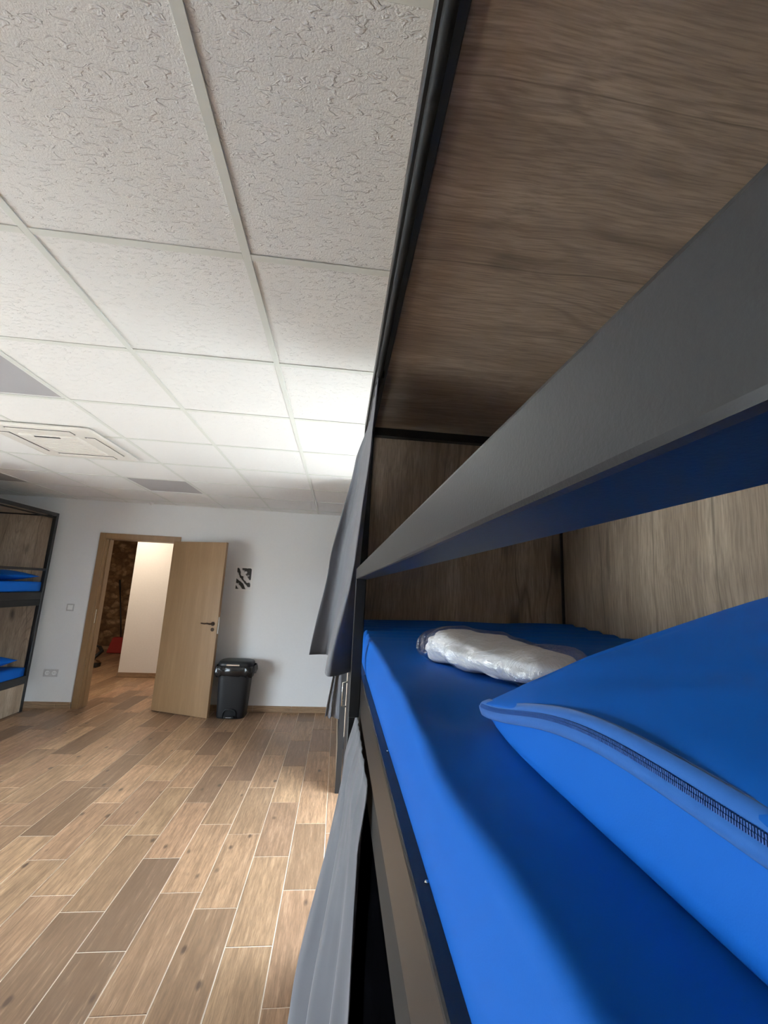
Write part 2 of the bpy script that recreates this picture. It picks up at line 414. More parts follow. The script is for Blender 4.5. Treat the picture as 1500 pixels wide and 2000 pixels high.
portal('daylight_portal', (XR+0.14, (WA[0]+WA[1])/2, (WA[2]+WA[3])/2), (0, PI/2, 0), WA[3]-WA[2], WA[1]-WA[0])
for a, b in WL: portal('daylight_portal', (XL-0.14, (a+b)/2, (BZ0+BZ1)/2), (0, -PI/2, 0), BZ1-BZ0, b-a)
tag(box('ground_outside', (-40, -40, -0.6), (40, 40, -0.5), m_plain('pale_paving', (0.55, 0.55, 0.54), 0.9, nscale=4)), 'pale paving outside the building', 'ground', kind='structure')

# --- floor with plank tiles
TX0, TW, TL = -0.1832, 0.2006, 0.611
floor = tag(box('floor', (XL-0.1, YB-0.1, -0.12), (XR+0.1, YE+0.15, -0.0022), M['grout']), 'wood-look plank tile floor with pale joints', 'floor', kind='structure')
OFF = {0: 0.035, 2: 0.310, 1: 0.535}
cells = []
GJ = 0.0024
for s in range(int((XL-TX0)/TW)-1, int((XR-TX0)/TW)+2):
    x0, x1 = TX0+s*TW+GJ, TX0+(s+1)*TW-GJ
    x0, x1 = max(x0, XL), min(x1, XR)
    if x1-x0 < 0.01: continue
    k0 = int((YB-OFF[s % 3])/TL)-1
    for k in range(k0, 20):
        y0, y1 = OFF[s % 3]+k*TL+GJ, OFF[s % 3]+(k+1)*TL-GJ
        y0 = max(y0, YB)
        ye = YE if not (x0 > DX0-0.1 and x1 < DX1+0.1) else 9.7
        y1 = min(y1, ye)
        if y1-y0 < 0.01: continue
        pr = [project((x, y, 0)) for x in (x0, x1) for y in (y0, y1)]
        area = 0
        if all(pr):
            cx = sum(p[0] for p in pr)/4; cy = sum(p[1] for p in pr)/4
            if -120 < cx < 720 and cy < 2150: area = (max(p[0] for p in pr)-min(p[0] for p in pr))*(max(p[1] for p in pr)-min(p[1] for p in pr))
        rr = random.random
        sh = min(1, max(0, random.gauss(0.66, 0.25))); hu = rr(); rn = rr()
        if rr() < 0.14: sh *= 0.25
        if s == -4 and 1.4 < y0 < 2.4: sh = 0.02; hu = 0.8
        if s == -3 and 3.6 < y0 < 4.0: sh = 0.30
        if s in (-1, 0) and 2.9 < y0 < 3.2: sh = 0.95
        cells.append((area, x0, x1, y0, y1, sh, hu, rn))
cells.sort(key=lambda c: -c[0])
tile_me = {}
def tile_mesh(wd, ln):
    k = (round(wd, 4), round(ln, 4))
    if k not in tile_me:
        b = 0.0012; z = 0.0; v = []
        for (i, zz) in ((0, -0.010), (0, z-b), (b, z)):
            v += [(i, i, zz), (wd-i, i, zz), (wd-i, ln-i, zz), (i, ln-i, zz)]
        f = [(8, 9, 10, 11)]
        for r in (0, 4):
            for j in range(4): f.append((r+j, r+(j+1) % 4, r+4+(j+1) % 4, r+4+j))
        me = bpy.data.meshes.new('plank_tile'); me.from_pydata(v, [], f); me.update(); me.materials.append(M['tile']); tile_me[k] = me
    return tile_me[k]
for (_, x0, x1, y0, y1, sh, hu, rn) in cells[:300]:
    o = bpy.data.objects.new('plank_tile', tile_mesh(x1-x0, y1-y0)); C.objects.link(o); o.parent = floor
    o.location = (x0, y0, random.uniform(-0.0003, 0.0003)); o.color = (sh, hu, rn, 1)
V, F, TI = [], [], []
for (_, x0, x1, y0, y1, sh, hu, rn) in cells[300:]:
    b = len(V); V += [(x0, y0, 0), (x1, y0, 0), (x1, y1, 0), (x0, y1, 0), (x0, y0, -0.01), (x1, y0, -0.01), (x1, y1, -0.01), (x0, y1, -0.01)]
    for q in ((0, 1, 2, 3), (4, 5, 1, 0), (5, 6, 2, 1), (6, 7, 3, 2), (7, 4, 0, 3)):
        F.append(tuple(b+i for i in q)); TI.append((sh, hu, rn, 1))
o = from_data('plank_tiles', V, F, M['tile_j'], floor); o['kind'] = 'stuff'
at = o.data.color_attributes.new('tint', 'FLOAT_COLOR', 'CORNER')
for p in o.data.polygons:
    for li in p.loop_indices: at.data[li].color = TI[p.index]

# --- suspended ceiling: tees on a 600 mm grid, tiles laid in
GX0, GY0, G = -0.3277, 1.1008, 0.6
ceil = tag(box('ceiling', (XL-0.1, YB-0.1, ZC+0.10), (XR+0.1, YE+0.1, ZC+0.25), M['slab']), 'suspended ceiling of white textured tiles in a white grid', 'ceiling', kind='structure')
lights_at = [(-3, 1), (-3, 5), (-6, 1), (-6, 5)]       # (column, row) of the grid cells that hold light panels
xi = [i for i in range(-9, 5) if XL-0.6 < GX0+i*G < XR+0.05]
yj = [j for j in range(-9, 10) if YB-0.6 < GY0+j*G < YE+0.05]
tl = {}
for i in range(min(xi), max(xi)+1):
    for j in range(min(yj), max(yj)+1):
        x0, x1 = max(GX0+i*G+0.004, XL), min(GX0+(i+1)*G-0.004, XR)
        y0, y1 = max(GY0+j*G+0.004, YB), min(GY0+(j+1)*G-0.004, YE)
        if x1-x0 < 0.02 or y1-y0 < 0.02: continue
        if (i, j) in lights_at: continue
        k = (round(x1-x0, 3), round(y1-y0, 3))
        if k not in tl:
            bm = bmesh.new(); bm_box(bm, (0, 0, 0), (x1-x0, y1-y0, 0.014)); me = bpy.data.meshes.new('ceiling_tile'); bm.to_mesh(me); bm.free(); me.materials.append(M['ceil']); tl[k] = me
        o = bpy.data.objects.new('ceiling_tile', tl[k]); C.objects.link(o); o.parent = ceil; o.location = (x0, y0, ZC+0.0035+random.uniform(0, 0.0012))
for i in xi:
    x = GX0+i*G
    if x > XL+0.02: box('main_tee', (x-0.012, YB, ZC), (x+0.012, YE, ZC+0.003), M['tee'], ceil, 0.0006)
for j in yj:
    y = GY0+j*G
    for i in range(min(xi)-1, max(xi)+1):
        x0, x1 = max(GX0+i*G+0.012, XL), min(GX0+(i+1)*G-0.012, XR)
        if x1-x0 > 0.03 and y > YB: box('cross_tee', (x0, y-0.012, ZC+0.0003), (x1, y+0.012, ZC+0.0032), M['tee'], ceil, 0.0006)
for (a, b) in (((XL, YB), (XL+0.022, YE)), ((XR-0.022, YB), (XR, YE)), ((XL, YE-0.022), (XR, YE)), ((XL, YB), (XR, YB+0.022))):
    box('edge_angle', (a[0], a[1], ZC-0.0004), (b[0], b[1], ZC+0.0032), M['tee'], ceil)
LBL = {(-3, 1): 'unlit square light panel in the ceiling between the camera side and the air conditioner', (-3, 5): 'unlit square light panel in the ceiling close to the end wall',
       (-6, 1): 'unlit square light panel in the ceiling over the left side of the room', (-6, 5): 'unlit square light panel in the ceiling above the bunk on the left wall'}
for (i, j) in lights_at:
    x0, y0 = GX0+i*G, GY0+j*G
    t_ = thing('ceiling_light', (x0+0.3, y0+0.3, ZC), LBL[(i, j)], 'ceiling light', 'square light panels in the ceiling')
    boxes('frame', [((x0+0.006, y0+0.006, ZC+0.004), (x0+0.594, y0+0.024, ZC+0.014)), ((x0+0.006, y0+0.576, ZC+0.004), (x0+0.594, y0+0.594, ZC+0.014)),
                    ((x0+0.006, y0+0.024, ZC+0.004), (x0+0.024, y0+0.576, ZC+0.014)), ((x0+0.576, y0+0.024, ZC+0.004), (x0+0.594, y0+0.576, ZC+0.014))], M['white'], t_)
    box('diffuser', (x0+0.024, y0+0.024, ZC+0.006), (x0+0.576, y0+0.576, ZC+0.012), M['panel'], t_)

# --- ceiling cassette air conditioner
ax, ay, az, hs = -2.0, 3.07, ZC-0.001, 0.345
ac = thing('cassette_air_conditioner', (ax, ay, az), 'square white cassette air conditioner with four louvres set in the ceiling', 'air conditioner')
V, F = rounded_box((ax-hs, ay-hs, az-0.022), (ax+hs, ay+hs, az), 0.009, 20, 20, 4)
from_data('fascia', V, F, M['acwhite'], ac, True)
V, F = rounded_box((ax-0.19, ay-0.19, az-0.034), (ax+0.19, ay+0.19, az-0.018), 0.007, 16, 16, 4)
gr = from_data('intake_grille', V, F, M['acwhite'], ac, True)
for k in range(9):
    yy = ay-0.15+k*0.0375; box('slat', (ax-0.16, yy-0.004, az-0.0365), (ax+0.16, yy+0.004, az-0.0335), M['acwhite'], gr, 0.001)
box('catch', (ax-0.09, ay-0.186, az-0.0365), (ax+0.07, ay-0.172, az-0.0335), M['dark'], gr)
for k in range(4):
    a_ = k*PI/2; R_ = Matrix.Rotation(a_, 4, 'Z')
    for nm, lo, hi, mt in (('outlet', (-0.20, -0.30, -0.0235), (0.20, -0.235, -0.0215), M['dark']), ('louvre', (-0.195, -0.296, -0.030), (0.195, -0.243, -0.0225), M['acwhite'])):
        bm = bmesh.new(); bm_box(bm, lo, hi, 0.002 if nm == 'louvre' else 0)
        bmesh.ops.transform(bm, matrix=Matrix.Translation((ax, ay, az)) @ R_, verts=bm.verts); from_bm(nm, bm, mt, ac)
det = thing('smoke_detector', (-2.42, 5.44, ZC), 'tiny white round detector on the ceiling by the end wall above the door', 'detector')
bm = bmesh.new(); bmesh.ops.create_cone(bm, cap_ends=True, segments=20, radius1=0.020, radius2=0.028, depth=0.016, matrix=Matrix.Translation((-2.42, 5.44, ZC-0.008))); from_bm('base', bm, M['white'], det)
bm = bmesh.new(); bmesh.ops.create_cone(bm, cap_ends=True, segments=16, radius1=0.010, radius2=0.015, depth=0.012, matrix=Matrix.Translation((-2.42, 5.44, ZC-0.022))); from_bm('sensor', bm, M['white'], det)

# --- skirting pieces along the end wall
bb = thing('baseboard_end', (0, YE, 0), 'wood-look tile skirting along the end wall', 'baseboard', kind='structure')
def skirting(x0, x1, first):
    x = x0; k = first
    while x < x1-0.005:
        e = min(x+k, x1); box('skirting_tile', (x+0.001, YE-0.010, 0.0), (e-0.001, YE, 0.072), M['base'], bb, 0.0015); x = e; k = 0.46
skirting(XL, DX0-0.065, 0.42+0.82); skirting(DX1+0.065, XR, 0.62)

# --- door frame, leaf, handle
fr = thing('trim_1', ((DX0+DX1)/2, YE, 0), 'oak veneer door frame round the open doorway', 'door frame', kind='structure')
for s_, nm in ((0, 'casing'), (1, 'casing')):
    xa, xb_ = (DX0-0.055, DX0+0.015) if s_ == 0 else (DX1-0.015, DX1+0.055)
    box(nm, (xa, YE-0.016, 0), (xb_, YE+0.0, DZ1+0.045), M['door'], fr, 0.002)
box('head_casing', (DX0+0.015, YE-0.016, DZ1-0.02), (DX1-0.015, YE, DZ1+0.045), M['door'], fr, 0.002)
for xa, xb_ in ((DX0, DX0+0.028), (DX1-0.028, DX1)): box('jamb', (xa, YE, 0), (xb_, YE+T+0.015, DZ1-0.025), M['door'], fr, 0.001)
box('head_jamb', (DX0, YE, DZ1-0.03), (DX1, YE+T+0.015, DZ1), M['door'], fr, 0.001)
for xa, xb_ in ((DX0+0.028, DX0+0.042), (DX1-0.042, DX1-0.028)): box('door_stop', (xa, YE+0.05, 0), (xb_, YE+0.085, DZ1-0.03), M['door'], fr, 0.001)
tag(box('strike_plate', (DX0+0.0282, YE+0.012, 0.97), (DX0+0.030, YE+0.036, 1.13), M['chrome'], fr), 'steel strike plate')
HX, HY = DX1-0.020, YE-0.030                       # hinge line
LX_, LY_ = -1.385, 5.212
ang = math.atan2(LY_-HY, LX_-HX); DW = 0.775
leaf = thing('door_1', (HX, HY, 0), 'plain oak veneer door leaf swung wide open into the room', 'door', kind='structure')
leaf.rotation_euler = (0, 0, ang)
def dpart(nm, a, b, mt, bev=0.0015, parent=None):
    bm = bmesh.new(); bm_box(bm, a, b, bev); me = bpy.data.meshes.new(nm); bm.to_mesh(me); bm.free(); me.materials.append(mt)
    o = bpy.data.objects.new(nm, me); C.objects.link(o); o.parent = parent or leaf; return o
dpart('leaf', (0, 0.0, 0.008), (DW, 0.038, 2.003), M['door'])
dpart('lock_plate', (DW-0.0005, 0.008, 0.93), (DW+0.0012, 0.030, 1.12), M['chrome'], 0)
for z in (0.25, 1.0, 1.78): dpart('hinge', (-0.012, 0.012, z), (0.002, 0.030, z+0.09), M['chrome'], 0.002)
hd = bpy.data.objects.new('handle', None)
bm = bmesh.new()
bmesh.ops.create_cone(bm, cap_ends=True, segments=24, radius1=0.025, radius2=0.024, depth=0.008, matrix=Matrix.Translation((DW-0.06, -0.004, 1.04)) @ Matrix.Rotation(PI/2, 4, 'X'))
bm_tube(bm, [(DW-0.06, 0, 1.04), (DW-0.06, -0.045, 1.04), (DW-0.072, -0.055, 1.041), (DW-0.10, -0.056, 1.045), (DW-0.14, -0.055, 1.040), (DW-0.185, -0.054, 1.043)], [0.009, 0.009, 0.010, 0.009, 0.008, 0.007], 10)
me = bpy.data.meshes.new('handle'); bm.to_mesh(me); bm.free(); me.materials.append(M['bronze']); o = bpy.data.objects.new('handle', me); C.objects.link(o); o.parent = leaf; o['label'] = 'dark bronze lever handle'
bm = bmesh.new(); bmesh.ops.create_cone(bm, cap_ends=True, segments=20, radius1=0.022, radius2=0.021, depth=0.006, matrix=Matrix.Translation((DW-0.06, -0.003, 0.975)) @ Matrix.Rotation(PI/2, 4, 'X'))
me = bpy.data.meshes.new('key_rosette'); bm.to_mesh(me); bm.free(); me.materials.append(M['bronze']); o = bpy.data.objects.new('key_rosette', me); C.objects.link(o); o.parent = leaf

# --- switch and double socket on the end wall
sw = thing('light_switch', (-3.20, YE, 1.144), 'square white light switch on the end wall beside the door', 'light switch')
box('plate', (-3.242, YE-0.009, 1.102), (-3.158, YE, 1.186), M['plate'], sw, 0.003)
box('rocker', (-3.228, YE-0.013, 1.116), (-3.172, YE-0.008, 1.172), M['white'], sw, 0.002)
sk = thing('power_socket', (-3.286, YE, 0.39), 'white double power socket low on the end wall beside the door', 'power socket')
box('plate', (-3.366, YE-0.009, 0.348), (-3.206, YE, 0.432), M['plate'], sk, 0.003)
for cx in (-3.324, -3.248):
    bm = bmesh.new(); n = 24
    for rad, y in ((0.024, -0.0125), (0.024, -0.009)): [bm.verts.new((cx+rad*math.cos(2*PI*k/n), YE+y, 0.39+rad*math.sin(2*PI*k/n))) for k in range(n)]
    [bm.verts.new((cx+0.019*math.cos(2*PI*k/n), YE-0.0125, 0.39+0.019*math.sin(2*PI*k/n))) for k in range(n)]
    [bm.verts.new((cx+0.018*math.cos(2*PI*k/n), YE-0.0095, 0.39+0.018*math.sin(2*PI*k/n))) for k in range(n)]
    bm.verts.ensure_lookup_table(); vs = bm.verts
    for k in range(n):
        j = (k+1) % n
        bm.faces.new((vs[k], vs[j], vs[n+j], vs[n+k])); bm.faces.new((vs[k], vs[2*n+k], vs[2*n+j], vs[j])); bm.faces.new((vs[2*n+k], vs[3*n+k], vs[3*n+j], vs[2*n+j]))
    bm.faces.new([vs[3*n+k] for k in range(n)]); out = from_bm('outlet', bm, M['white'], sk)
    for dx in (-0.0095, 0.0095): box('pin_hole', (cx+dx-0.003, YE-0.0102, 0.387), (cx+dx+0.003, YE-0.0094, 0.393), M['dark'], out)

# --- print taped to the wall
ps = thing('wall_print', (-1.205, YE, 1.58), 'small black and white print on white paper taped to the wall beside the door', 'poster')
box('paper', (-1.315, YE-0.003, 1.430), (-1.095, YE-0.0005, 1.735), M['paper'], ps)
box('printed_image', (-1.297, YE-0.0036, 1.452), (-1.118, YE-0.0028, 1.715), M['print'], ps)

# --- pedal bin
bx0, by0 = -1.145, 5.36
bn = thing('pedal_bin', (bx0, by0, 0), 'tall black pedal bin with a black liner folded over its rim beside the open door', 'bin')
def loft(levels, n=48):
    V, F = [], []
    for (z, hx, hy, e, cx, cy) in levels:
        for k in range(n):
            a = 2*PI*k/n; c, s_ = math.cos(a), math.sin(a)
            V.append((bx0+cx+hx*math.copysign(abs(c)**e, c), by0+cy+hy*math.copysign(abs(s_)**e, s_), z))
    for r in range(len(levels)-1):
        for k in range(n): F.append((r*n+k, r*n+(k+1) % n, (r+1)*n+(k+1) % n, (r+1)*n+k))
    F.append(tuple(range(n-1, -1, -1))); F.append(tuple((len(levels)-1)*n+k for k in range(n)))
    return V, F
V, F = loft([(0.0, 0.150, 0.120, 0.45, 0, 0), (0.004, 0.156, 0.126, 0.45, 0, 0), (0.03, 0.158, 0.128, 0.4, 0, 0), (0.30, 0.172, 0.136, 0.4, 0, 0), (0.53, 0.184, 0.142, 0.4, 0, 0), (0.56, 0.186, 0.144, 0.4, 0, 0)])
from_data('body', V, F, M['bin'], bn, True)
V, F = loft([(0.565, 0.192, 0.150, 0.45, 0, 0), (0.575, 0.197, 0.153, 0.45, 0, 0), (0.60, 0.196, 0.152, 0.45, 0, 0), (0.618, 0.186, 0.142, 0.5, 0, 0), (0.625, 0.165, 0.122, 0.55, 0, 0), (0.627, 0.10, 0.07, 0.6, 0, 0)])
from_data('lid', V, F, M['bin'], bn, True)
box('lid_handle', (bx0-0.085, by0-0.1575, 0.578), (bx0+0.065, by0-0.150, 0.598), M['chrome'], bn, 0.003)
V, F = [], []; n = 96; LV = 9
for r in range(LV):
    t = r/(LV-1)
    for k in range(n):
        a = 2*PI*k/n; c, s_ = math.cos(a), math.sin(a)
        d = 0.010+0.012*math.sin(PI*t)+0.009*noise.noise(Vector((c*4, s_*4, t*3)))+0.006*math.sin(a*17+3*math.sin(3*a))
        rag = 0.030*noise.noise(Vector((c*2.6, s_*2.6, 5)))+0.012*noise.noise(Vector((c*9, s_*9, 2)))
        side = 0.020*max(0, abs(c)-0.75)/0.25
        V.append((bx0+(0.186+d+side)*math.copysign(abs(c)**0.4, c), by0+(0.144+d)*math.copysign(abs(s_)**0.4, s_), 0.572-t*(0.105+rag)))
for r in range(LV-1):
    for k in range(n): F.append((r*n+k, r*n+(k+1) % n, (r+1)*n+(k+1) % n, (r+1)*n+k))
o = from_data('liner', V, F, M['bag'], bn, True); o['label'] = 'shiny black liner folded over the rim'
md = o.modifiers.new('thickness', 'SOLIDIFY'); md.thickness = 0.0015
V, F = [], []
bm = bmesh.new(); bm_tube(bm, [(bx0-0.075, by0-0.128, 0.012), (bx0-0.07, by0-0.135, 0.07), (bx0-0.05, by0-0.137, 0.098), (bx0, by0-0.138, 0.108), (bx0+0.05, by0-0.137, 0.098), (bx0+0.07, by0-0.135, 0.07), (bx0+0.075, by0-0.128, 0.012)], 0.008, 8)
from_bm('pedal_arch', bm, M['bin'], bn, True)
box('pedal', (bx0-0.055, by0-0.165, 0.018), (bx0+0.055, by0-0.115, 0.034), M['black'], bn, 0.005, 2)
box('pedal_badge', (bx0-0.03, by0-0.1662, 0.023), (bx0+0.03, by0-0.1650, 0.028), M['panel'], bn)

# ------------------------------------------------------------------ hall behind the door
wall('wall_hall_white', [((-3.32, 7.20, -0.1), (-0.5, 7.42, 2.9))], M['hallwall'], 'white wall end standing in the hall beyond the doorway')
wall('wall_hall_stone', [((-7.0, 9.75, -0.1), (-2.0, 9.95, 2.9))], M['stone'], 'rough brown stone wall at the back of the hall')
wall('wall_hall_left', [((-7.2, YE, -0.1), (XL-T, YE+T, 2.9)), ((-7.2, YE+T, -0.1), (-7.0, 9.95, 2.9))], M['hallwall'], 'white side wall of the hall')
wall('wall_hall_right', [((-0.6, YE+T, -0.1), (-0.5, 7.2, 2.9)), ((-2.05, 7.42, -0.1), (-2.0, 9.75, 2.9))], M['hallwall'], 'white return wall of the hall')
tag(box('ceiling_hall', (-7.2, YE+T, 2.75), (-0.5, 9.95, 2.9), M['hallwall']), 'plain white hall ceiling', 'ceiling', kind='structure')
fh = tag(box('floor_hall', (-7.2, YE+0.15, -0.12), (-0.5, 9.95, -0.0022), M['grout']), 'wood-look plank floor of the hall', 'floor', kind='structure')
V, F, TI = [], [], []
for s in range(-36, 0):
    x0, x1 = TX0+s*TW+GJ, TX0+(s+1)*TW-GJ
    for k in range(9, 17):
        y0, y1 = OFF[s % 3]+k*TL+GJ, OFF[s % 3]+(k+1)*TL-GJ
        y0 = max(y0, YE+0.15); y1 = min(y1, 9.75)
        if x0 > DX0-0.1 and x1 < DX1+0.1: continue
        if y1-y0 < 0.02: continue
        b = len(V); V += [(x0, y0, 0), (x1, y0, 0), (x1, y1, 0), (x0, y1, 0), (x0, y0, -0.01), (x1, y0, -0.01), (x1, y1, -0.01), (x0, y1, -0.01)]
        c_ = (min(1, max(0, random.gauss(0.7, 0.25))), random.random(), random.random(), 1)
        for q in ((0, 1, 2, 3), (4, 5, 1, 0), (5, 6, 2, 1), (6, 7, 3, 2), (7, 4, 0, 3)):
            F.append(tuple(b+i for i in q)); TI.append(c_)
o = from_data('plank_tiles', V, F, M['tile_j'], fh); o['kind'] = 'stuff'
at = o.data.color_attributes.new('tint', 'FLOAT_COLOR', 'CORNER')
for p in o.data.polygons:
    for li in p.loop_indices: at.data[li].color = TI[p.index]
b2 = thing('baseboard_hall', (-3.3, 7.2, 0), 'wood-look skirting at the foot of the white hall wall', 'baseboard', kind='structure')
x = -3.33
while x < -0.7: box('skirting_tile', (x+0.001, 7.19, 0), (min(x+0.458, -0.6), 7.2, 0.075), M['base'], b2, 0.0015); x += 0.46
b3 = thing('baseboard_stone', (-5, 9.75, 0), 'wood-look skirting at the foot of the stone wall', 'baseboard', kind='structure')
x = -6.9
while x < -2.2: box('skirting_tile', (x+0.001, 9.735, 0), (x+0.458, 9.75, 0.075), M['base'], b3, 0.0015); x += 0.46
hl = thing('hall_ceiling_lamp', (-3.25, 6.45, 2.75), 'round warm ceiling lamp lighting the hall', 'ceiling lamp')
bm = bmesh.new(); bmesh.ops.create_cone(bm, cap_ends=True, segments=32, radius1=0.15, radius2=0.17, depth=0.03, matrix=Matrix.Translation((-3.25, 6.45, 2.735))); from_bm('lamp_base', bm, M['white'], hl)
t = NT('lamp_glow'); t.base((0.9, 0.85, 0.7)); t.b.inputs['Emission Color'].default_value = (1, 0.74, 0.42, 1); t.b.inputs['Emission Strength'].default_value = 5
bm = bmesh.new(); bmesh.ops.create_cone(bm, cap_ends=True, segments=32, radius1=0.12, radius2=0.145, depth=0.03, matrix=Matrix.Translation((-3.25, 6.45, 2.705))); from_bm('lamp_diffuser', bm, t.m, hl)
l = bpy.data.lights.new('hall_lamp_light', 'AREA'); l.shape = 'DISK'; l.size = 0.26; l.energy = 28; l.color = (1.0, 0.84, 0.66)
o = bpy.data.objects.new('hall_lamp_light', l); C.objects.link(o); o.location = (-3.25, 6.45, 2.685)
# long-handled dustpan, bag
dp = thing('dustpan', (-4.42, 9.45, 0), 'red long-handled dustpan leaning by the stone wall of the hall', 'dustpan')
bm = bmesh.new(); v = [bm.verts.new(p) for p in ((-4.58, 9.30, 0.005), (-4.24, 9.30, 0.005), (-4.25, 9.55, 0.03), (-4.57, 9.55, 0.03), (-4.55, 9.42, 0.30), (-4.27, 9.42, 0.30), (-4.28, 9.56, 0.30), (-4.54, 9.56, 0.30))]
for q in ((0, 1, 2, 3), (4, 5, 6, 7), (0, 4, 7, 3), (1, 2, 6, 5), (2, 3, 7, 6), (0, 1, 5, 4)): bm.faces.new([v[i] for i in q])
bmesh.ops.bevel(bm, geom=list(bm.edges), offset=0.012, segments=2, affect='EDGES'); from_bm('pan', bm, M['red'], dp)
tube('handle', [(-4.42, 9.49, 0.28), (-4.52, 9.56, 0.7), (-4.69, 9.66, 1.38)], 0.014, M['black'], dp, 8)
tube('grip', [(-4.657, 9.645, 1.25), (-4.711, 9.675, 1.46)], 0.020, M['black'], dp, 8)
bg_ = thing('floor_squeegee', (-4.25, 8.05, 0), 'black floor tool with a bent foot lying in the hall', 'floor tool')
box('foot', (-4.42, 7.86, 0.0), (-3.98, 8.00, 0.06), M['black'], bg_, 0.015, 2)
tube('neck', [(-4.15, 7.93, 0.05), (-4.12, 8.02, 0.14), (-4.06, 8.12, 0.23), (-4.20, 8.30, 0.27)], [0.035, 0.03, 0.03, 0.03], M['black'], bg_, 8)
tube('pole', [(-4.20, 8.30, 0.27), (-4.9, 8.9, 0.34)], 0.018, M['black'], bg_, 8)

# ------------------------------------------------------------------ bunk beds
BX, BY, BL, BD = 0.07, -0.245, 2.02, 0.93         # front plane x, near end y, length, depth
bunk = thing('bunk_bed', (BX, BY, 0), 'dark steel and oak bunk bed with grey curtains holding the pillow and the wrapped linen', 'bunk bed', 'bunk beds of the dormitory')
X1 = BX+BD; Y1 = BY+BL
P_ = 0.042
for x in (BX, X1-P_):
    for y in (BY, Y1-P_): box('post', (x, y, 0), (x+P_, y+P_, 2.255), M['metal'], bunk, 0.002)
for zb, zt in ((1.239, 1.3195), (0.31, 0.392)):
    box('side_beam', (BX, BY+P_, zb), (BX+0.030, Y1-P_, zt), M['metal'], bunk, 0.0025, 2)
    box('side_beam', (X1-0.030, BY+P_, zb), (X1, Y1-P_, zt), M['metal'], bunk, 0.0025, 2)
    for y in (BY, Y1-0.03): box('end_beam', (BX+P_, y, zb), (X1-P_, y+0.03, zt), M['metal'], bunk, 0.0025)
    box('bed_base', (BX+0.030, BY+0.03, zt-0.035), (X1-0.030, Y1-0.03, zt-0.022), M['oak_x'], bunk)
box('guard_rail', (0.044, BY, 1.5615), (0.076, 1.115, 1.5895), M['metal'], bunk, 0.002, 2)
for y in (1.090, BY+0.005): box('rail_upright', (0.044, y, 1.227), (0.0695, y+0.025, 1.5615), M['metal'], bunk, 0.0015, 2)
for y in (BY, Y1-P_-0.0):
    box('canopy_tube', (BX+P_, y, 2.212), (X1-P_, y+P_, 2.255), M['metal'], bunk, 0.002)
box('canopy_tube', (BX, BY+P_, 2.215), (BX+0.040, Y1-P_, 2.255), M['metal'], bunk, 0.002)
box('canopy_tube', (X1-0.040, BY+P_, 2.215), (X1, Y1-P_, 2.255), M['metal'], bunk, 0.002)
box('canopy_panel', (BX+0.041, BY+P_, 2.226), (X1-0.041, Y1-P_-0.002, 2.242), M['oak_x'], bunk)
box('canopy_lip', (BX+P_, Y1-0.075, 2.189), (X1-P_, Y1-P_-0.002, 2.224), M['metal'], bunk)
for zb, zt in ((1.30, 2.183), (0.36, 1.228)):
    for ya, yb in ((Y1-0.036, Y1-0.025), (BY+0.025, BY+0.036)):
        box('end_panel', (BX+P_, ya, zb), (X1-P_, yb, 2.2115 if zt > 2 else zt+0.0055), M['oak_z'], bunk, 0.0008)
    box('back_panel', (X1-0.0435, BY+0.060, zb), (X1-0.0325, Y1-0.062, zt+0.03 if zt < 2 else 2.212), M['oak_z'], bunk, 0.0008)
box('base_panel', (BX+0.004, BY+P_, 0.012), (BX+0.022, Y1-P_, 0.306), M['pale_z'], bunk, 0.001)
rod = tube('curtain_rod', [(BX+0.014, BY+P_, 2.193), (BX+0.014, Y1-P_, 2.193)], 0.009, M['rod'], bunk, 12)
box('rod_bracket', (BX+0.006, 1.205, 2.190), (BX+0.030, 1.225, 2.216), M['metal'], bunk, 0.002)
box('curtain_track', (BX+0.004, BY+P_, 1.165), (BX+0.016, Y1-P_, 1.240), M['rod'], bunk, 0.003, 2)
def screw(x, y, z):
    bm = bmesh.new(); bmesh.ops.create_uvsphere(bm, u_segments=8, v_segments=5, radius=0.002, matrix=Matrix.Translation((x, y, z)) @ Matrix.Diagonal((1, 1, 0.5, 1))); o = from_bm('screw', bm, M['chrome'], bunk, True)
for y in (0.62, 1.13, 0.36): screw(BX+0.012, y, 1.320)
bunk_far = copy_tree(bunk); bunk_far.location = (BX, 3.49, 0)
tag(bunk_far, 'dark steel and oak bunk bed standing against the end wall behind the long grey curtain')
bunk_left = copy_tree(bunk); bunk_left.location = (-3.43, 5.38, 0); bunk_left.rotation_euler = (0, 0, PI)
for ch in bunk_left.children:                     # here the rail is fixed between the posts
    if ch.name.startswith(('guard_rail', 'rail_upright')): ch.location.x += 0.030
tag(bunk_left, 'dark steel and oak bunk bed without curtains beside the power socket')

